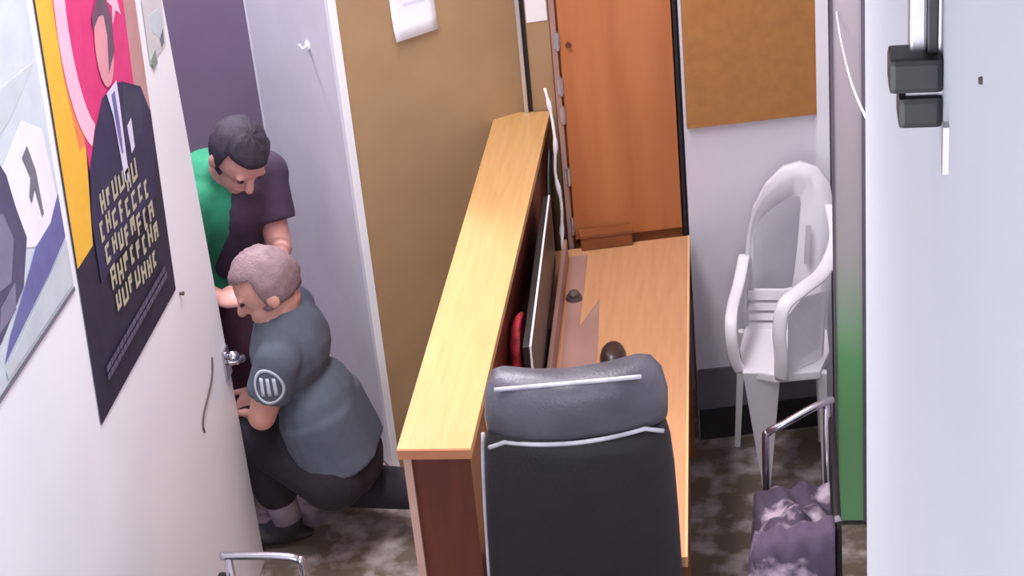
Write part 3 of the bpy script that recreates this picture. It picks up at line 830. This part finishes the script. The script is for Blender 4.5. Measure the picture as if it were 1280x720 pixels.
def hair_cap(c, fwd, up, m, parent, cut=0.25, low=-0.045):
    f, u, r = frame(fwd, up)
    c = V(c)
    mb = MB().ell(c + u * 0.024 - f * 0.004, (0.083, 0.102, 0.100), (r, f, u), n=28, m=18)
    bm = mb.bm
    rnd = random.Random(3)
    dele = [v for v in bm.verts if ((v.co - c).dot(f) > 0.035 and (v.co - c).dot(u) < 0.062) or (v.co - c).dot(u) < low]
    bmesh.ops.delete(bm, geom=dele, context='VERTS')
    for v in bm.verts:
        v.co += (v.co - c).normalized() * rnd.uniform(-0.003, 0.006)
    o = mb.build('hair', m, parent, smooth=True, weld=False)
    s = o.modifiers.new('thickness', 'SOLIDIFY')
    s.thickness = 0.012
    s.offset = -1
    return o

def hand(mb, wrist, d, n, t, curl=0.5, s=1.0):
    d, n, t = V(d).normalized(), V(n).normalized(), V(t).normalized()
    w = V(wrist)
    mb.ell(w + d * 0.046 * s, (0.040 * s, 0.055 * s, 0.016 * s), (t, d, n))
    for i, L in enumerate((0.072, 0.082, 0.076, 0.058)):
        b = w + d * 0.084 * s + t * (0.030 - 0.0195 * i) * s
        a1, a2, a3 = curl * 0.6, curl * 1.5, curl * 2.2
        p1 = b + (d * math.cos(a1) + n * math.sin(a1)) * L * 0.45 * s
        p2 = p1 + (d * math.cos(a2) + n * math.sin(a2)) * L * 0.32 * s
        p3 = p2 + (d * math.cos(a3) + n * math.sin(a3)) * L * 0.25 * s
        mb.cone(b, 0.0088 * s, p1, 0.0085 * s, 8)
        mb.cone(p1, 0.0085 * s, p2, 0.0078 * s, 8)
        mb.cone(p2, 0.0078 * s, p3, 0.0068 * s, 8)
    b = w + d * 0.022 * s + t * 0.030 * s
    p1 = b + (t * 0.75 + d * 0.65 + n * 0.25).normalized() * 0.042 * s
    p2 = p1 + (t * 0.35 + d * 0.85 + n * 0.45 * curl).normalized() * 0.034 * s
    mb.cone(b, 0.0125 * s, p1, 0.0105 * s, 8)
    mb.cone(p1, 0.0105 * s, p2, 0.0078 * s, 8)

def limb(mb, pts, rs, grow=0.0, n=14):
    for (p, q), (a, b) in zip(zip(pts, pts[1:]), zip(rs, rs[1:])):
        mb.cone(p, a + grow, q, b + grow, n)

def shoe(parent, ankle, d, up=(0, 0, 1), name='shoe'):
    d, u, r = frame(d, up)
    a = V(ankle)
    mb = MB()
    mb.ell(a - u * 0.045 + d * 0.02, (0.040, 0.062, 0.045), (r, d, u))
    mb.ell(a - u * 0.058 + d * 0.10, (0.046, 0.090, 0.030), (r, d, u))
    mb.ell(a - u * 0.058 + d * 0.04, (0.040, 0.12, 0.026), (r, d, u))
    mb.cone(a, 0.045, a - u * 0.03, 0.045, 12)
    return remeshed(mb, name, M['shoe'], parent, 0.007, 3)

# --- person crouching on one knee at the doorway, grey T-shirt
pb = thing('person', 'person in a grey T-shirt and black trousers crouching in the doorway', 'person', (-1.38, 4.76, 0))
hip = V((-1.335, 4.77, 0.34))
mid_ = V((-1.378, 4.77, 0.52))
chest = V((-1.432, 4.77, 0.71))
nb = V((-1.448, 4.775, 0.82))
hc = V((-1.468, 4.765, 0.905))
hf, hu = (-0.85, -0.25, -0.42), (-0.25, 0.0, 1)
shL, shR = V((-1.430, 4.630, 0.750)), V((-1.450, 4.915, 0.755))
elL, wrL = V((-1.505, 4.62, 0.565)), V((-1.56, 4.745, 0.495))
elR, wrR = V((-1.525, 4.985, 0.57)), V((-1.60, 4.90, 0.475))
hipL, hipR = hip + V((-0.01, -0.09, -0.02)), hip + V((-0.01, 0.09, -0.02))
knL, anL = V((-1.60, 4.80, 0.40)), V((-1.535, 4.79, 0.095))
knR, anR = V((-1.45, 4.97, 0.085)), V((-1.150, 4.82, 0.175))
b = MB()
b.ell(hip, (0.12, 0.16, 0.11))
b.cone(hip, 0.12, mid_, 0.115)
b.ell(mid_, (0.105, 0.145, 0.12))
b.ell(chest, (0.11, 0.165, 0.13))
b.cone(chest + V((0, 0, 0.03)), 0.10, nb, 0.055)
b.cone(shL, 0.055, shR, 0.055)
head_parts(b, hc, hf, hu, nb)
limb(b, [shL, elL, wrL], [0.052, 0.040, 0.027])
limb(b, [shR, elR, wrR], [0.052, 0.040, 0.027])
hand(b, wrL, (-0.35, 0.55, -0.55), (-0.2, -0.6, -0.75), (-0.8, 0.1, 0.3), 0.55)
hand(b, wrR, (-0.45, -0.6, -0.35), (-0.1, 0.4, -0.85), (-0.5, 0.6, 0.3), 0.5)
limb(b, [hipL, knL, anL], [0.085, 0.056, 0.038])
limb(b, [hipR, knR, anR], [0.085, 0.056, 0.038])
b.ell(anL + V((-0.05, 0, -0.05)), (0.07, 0.03, 0.022))
remeshed(b, 'body', M['skin_b'], pb, 0.0058, 3)
eyes(hc, hf, hu, pb)
hair_cap(hc, hf, hu, M['hair_b'], pb)
b = MB()
hem = hip + V((0.005, 0.0, 0.0))
b.ell(mid_, (0.116, 0.158, 0.13))
b.ell(chest, (0.116, 0.172, 0.13))
for y_ in (-0.05, 0, 0.05):
    b.cone(mid_ + V((0, y_, 0)), 0.115, hem + V((0, y_, 0.0)), 0.126, 18, False)
b.cone(chest + V((0, 0, 0.04)), 0.105, nb - V((-0.005, 0, 0.02)), 0.070)
b.cone(shL, 0.068, shR, 0.068)
b.cone(shL, 0.068, shL.lerp(elL, 0.62), 0.066, 16, False)
b.cone(shR, 0.068, shR.lerp(elR, 0.62), 0.066, 16, False)
gs = remeshed(b, 'shirt', M['grey_shirt'], pb, 0.008, 5)
b = MB()
b.ell(hip + V((0, 0, -0.02)), (0.128, 0.168, 0.11))
b.cone(hip + V((0, 0, -0.02)), 0.12, hip + V((0, 0, 0.07)), 0.118, 14, False)
limb(b, [hipL, knL, anL.lerp(knL, 0.34)], [0.105, 0.08, 0.068])
limb(b, [hipR, knR + V((0, 0, 0.012)), anR.lerp(knR, 0.04)], [0.10, 0.075, 0.064])
remeshed(b, 'trousers', M['trousers'], pb, 0.009, 5)
shoe(pb, anL, (-1, -0.1, 0))
shoe(pb, anR, (-0.12, -0.1, -0.98), (-1, 0, 0.1))
MB().cone(anL + V((0, 0, -0.005)), 0.046, anL.lerp(knL, 0.36), 0.052, 14, False).build('sock', M['sock'], pb, smooth=True)
# round print on the shirt, laid on the cloth
bm = bmesh.new(); bm.from_mesh(gs.data)
bvh = BVHTree.FromBMesh(bm)
bm.free()
og = origin(pb)
pc_ = V((-1.452, 4.3, 0.73))
def onshirt(a, c_):
    p = pc_ + V((a, 0, c_)) - og
    h = bvh.ray_cast(p, V((0.0, 1, -0.12)).normalized())
    return (h[0] + h[1] * 0.002 + og) if h[0] is not None else None
b = MB()
def patch(poly_rows):
    rws = [[onshirt(*q) for q in rw] for rw in poly_rows]
    if all(q is not None for rw in rws for q in rw):
        b.quadstrip(rws)
for k in range(24):
    a0, a1 = 2 * math.pi * k / 24, 2 * math.pi * (k + 1) / 24
    patch([[(r_ * math.cos(a), r_ * 1.3 * math.sin(a)) for r_ in (0.036, 0.043)] for a in (a0, a1)])
for xx in (-0.018, 0.0, 0.018):
    patch([[(xx - 0.005, zz), (xx + 0.005, zz)] for zz in (-0.028, -0.014, 0, 0.014, 0.028)])
if len(b.bm.verts):
    o = b.build('shirt_print', M['shirt_print'], pb, smooth=True)
    s_ = o.modifiers.new('thickness', 'SOLIDIFY'); s_.thickness = 0.001

# --- person in green bending over from the corridor
pa = thing('person', 'dark-haired person in a green T-shirt bending down behind the doorway', 'person', (-1.78, 5.22, 0))
hip = V((-1.84, 5.30, 0.68))
mid_ = V((-1.80, 5.245, 0.84))
chest = V((-1.715, 5.17, 1.0))
nb = V((-1.645, 5.115, 1.10))
hc = V((-1.588, 5.075, 1.175))
hf, hu = (0.45, -0.55, -0.75), (0.5, -0.4, 0.75)
shL, shR = V((-1.575, 5.235, 1.045)), V((-1.755, 5.035, 1.03))
elL, wrL = V((-1.530, 5.15, 0.83)), V((-1.488, 5.005, 0.885))
elR, wrR = V((-1.80, 5.02, 0.78)), V((-1.665, 4.90, 0.80))
hipL, hipR = hip + V((0.055, 0.065, -0.02)), hip + V((-0.055, -0.065, -0.02))
knL, anL = V((-1.74, 5.33, 0.40)), V((-1.80, 5.44, 0.085))
knR, anR = V((-1.82, 5.10, 0.40)), V((-1.89, 5.20, 0.085))
b = MB()
b.ell(hip, (0.13, 0.13, 0.12))
b.cone(hip, 0.125, mid_, 0.115)
b.ell(mid_, (0.125, 0.125, 0.12))
b.cone(mid_, 0.12, chest, 0.128)
b.ell(chest, (0.135, 0.135, 0.12))
b.cone(chest, 0.10, nb, 0.055)
b.cone(shL, 0.055, shR, 0.055)
head_parts(b, hc, hf, hu, nb)
limb(b, [shL, elL, wrL], [0.050, 0.039, 0.027])
limb(b, [shR, elR, wrR], [0.050, 0.039, 0.027])
hand(b, wrL, (0.2, -0.95, -0.12), (0.0, 0.1, -1.0), (-0.95, -0.2, 0.0), 0.35, 0.95)
hand(b, wrR, (0.85, -0.25, 0.1), (0.1, 0.3, -0.85), (0.1, 0.9, 0.3), 0.55)
limb(b, [hipL, knL, anL], [0.085, 0.056, 0.038])
limb(b, [hipR, knR, anR], [0.085, 0.056, 0.038])
b.ell(anL + V((0.05, -0.04, -0.05)), (0.07, 0.06, 0.03))
b.ell(anR + V((0.05, -0.04, -0.05)), (0.07, 0.06, 0.03))
remeshed(b, 'body', M['skin'], pa, 0.0058, 3)
eyes(hc, hf, hu, pa)
hair_cap(hc, hf, hu, M['hair'], pa)
b = MB()
b.cone(mid_, 0.135, hip + V((0, 0, 0.02)), 0.15, 18, False)
b.ell(mid_, (0.14, 0.14, 0.13))
b.cone(mid_, 0.138, chest, 0.145)
b.ell(chest, (0.15, 0.15, 0.13))
b.cone(chest, 0.11, nb - V((0.015, -0.012, 0.02)), 0.068)
b.cone(shL, 0.066, shR, 0.066)
b.cone(shR, 0.066, shR.lerp(elR, 0.6), 0.064, 16, False)
b.cone(shL, 0.066, shL.lerp(elL, 0.6), 0.064, 16, False)
remeshed(b, 'shirt', M['green_shirt'], pa, 0.008, 5)
# dark vest over the front and left side
lf = V((0.062, 0.042, 0))
b = MB()
b.cone(mid_ + lf * 0.9, 0.112, chest + lf * 1.3, 0.118)
b.cone(chest + lf * 1.3 + V((0.0, -0.02, 0)), 0.11, shL + V((0.01, 0.0, -0.01)), 0.076)
b.cone(shL, 0.076, shL.lerp(elL, 0.66), 0.072, 16, False)
b.cone(chest + V((0.08, -0.03, -0.01)), 0.095, mid_ + V((0.10, -0.02, -0.05)), 0.095)
remeshed(b, 'vest', M['dark_vest'], pa, 0.009, 5)
b = MB()
b.ell(hip + V((0, 0, -0.02)), (0.14, 0.14, 0.11))
limb(b, [hipL, knL, anL.lerp(knL, 0.1)], [0.10, 0.072, 0.058])
limb(b, [hipR, knR, anR.lerp(knR, 0.1)], [0.10, 0.072, 0.058])
remeshed(b, 'trousers', M['maroon'], pa, 0.009, 5)
shoe(pa, anL, (0.75, -0.65, 0))
shoe(pa, anR, (0.75, -0.65, 0))
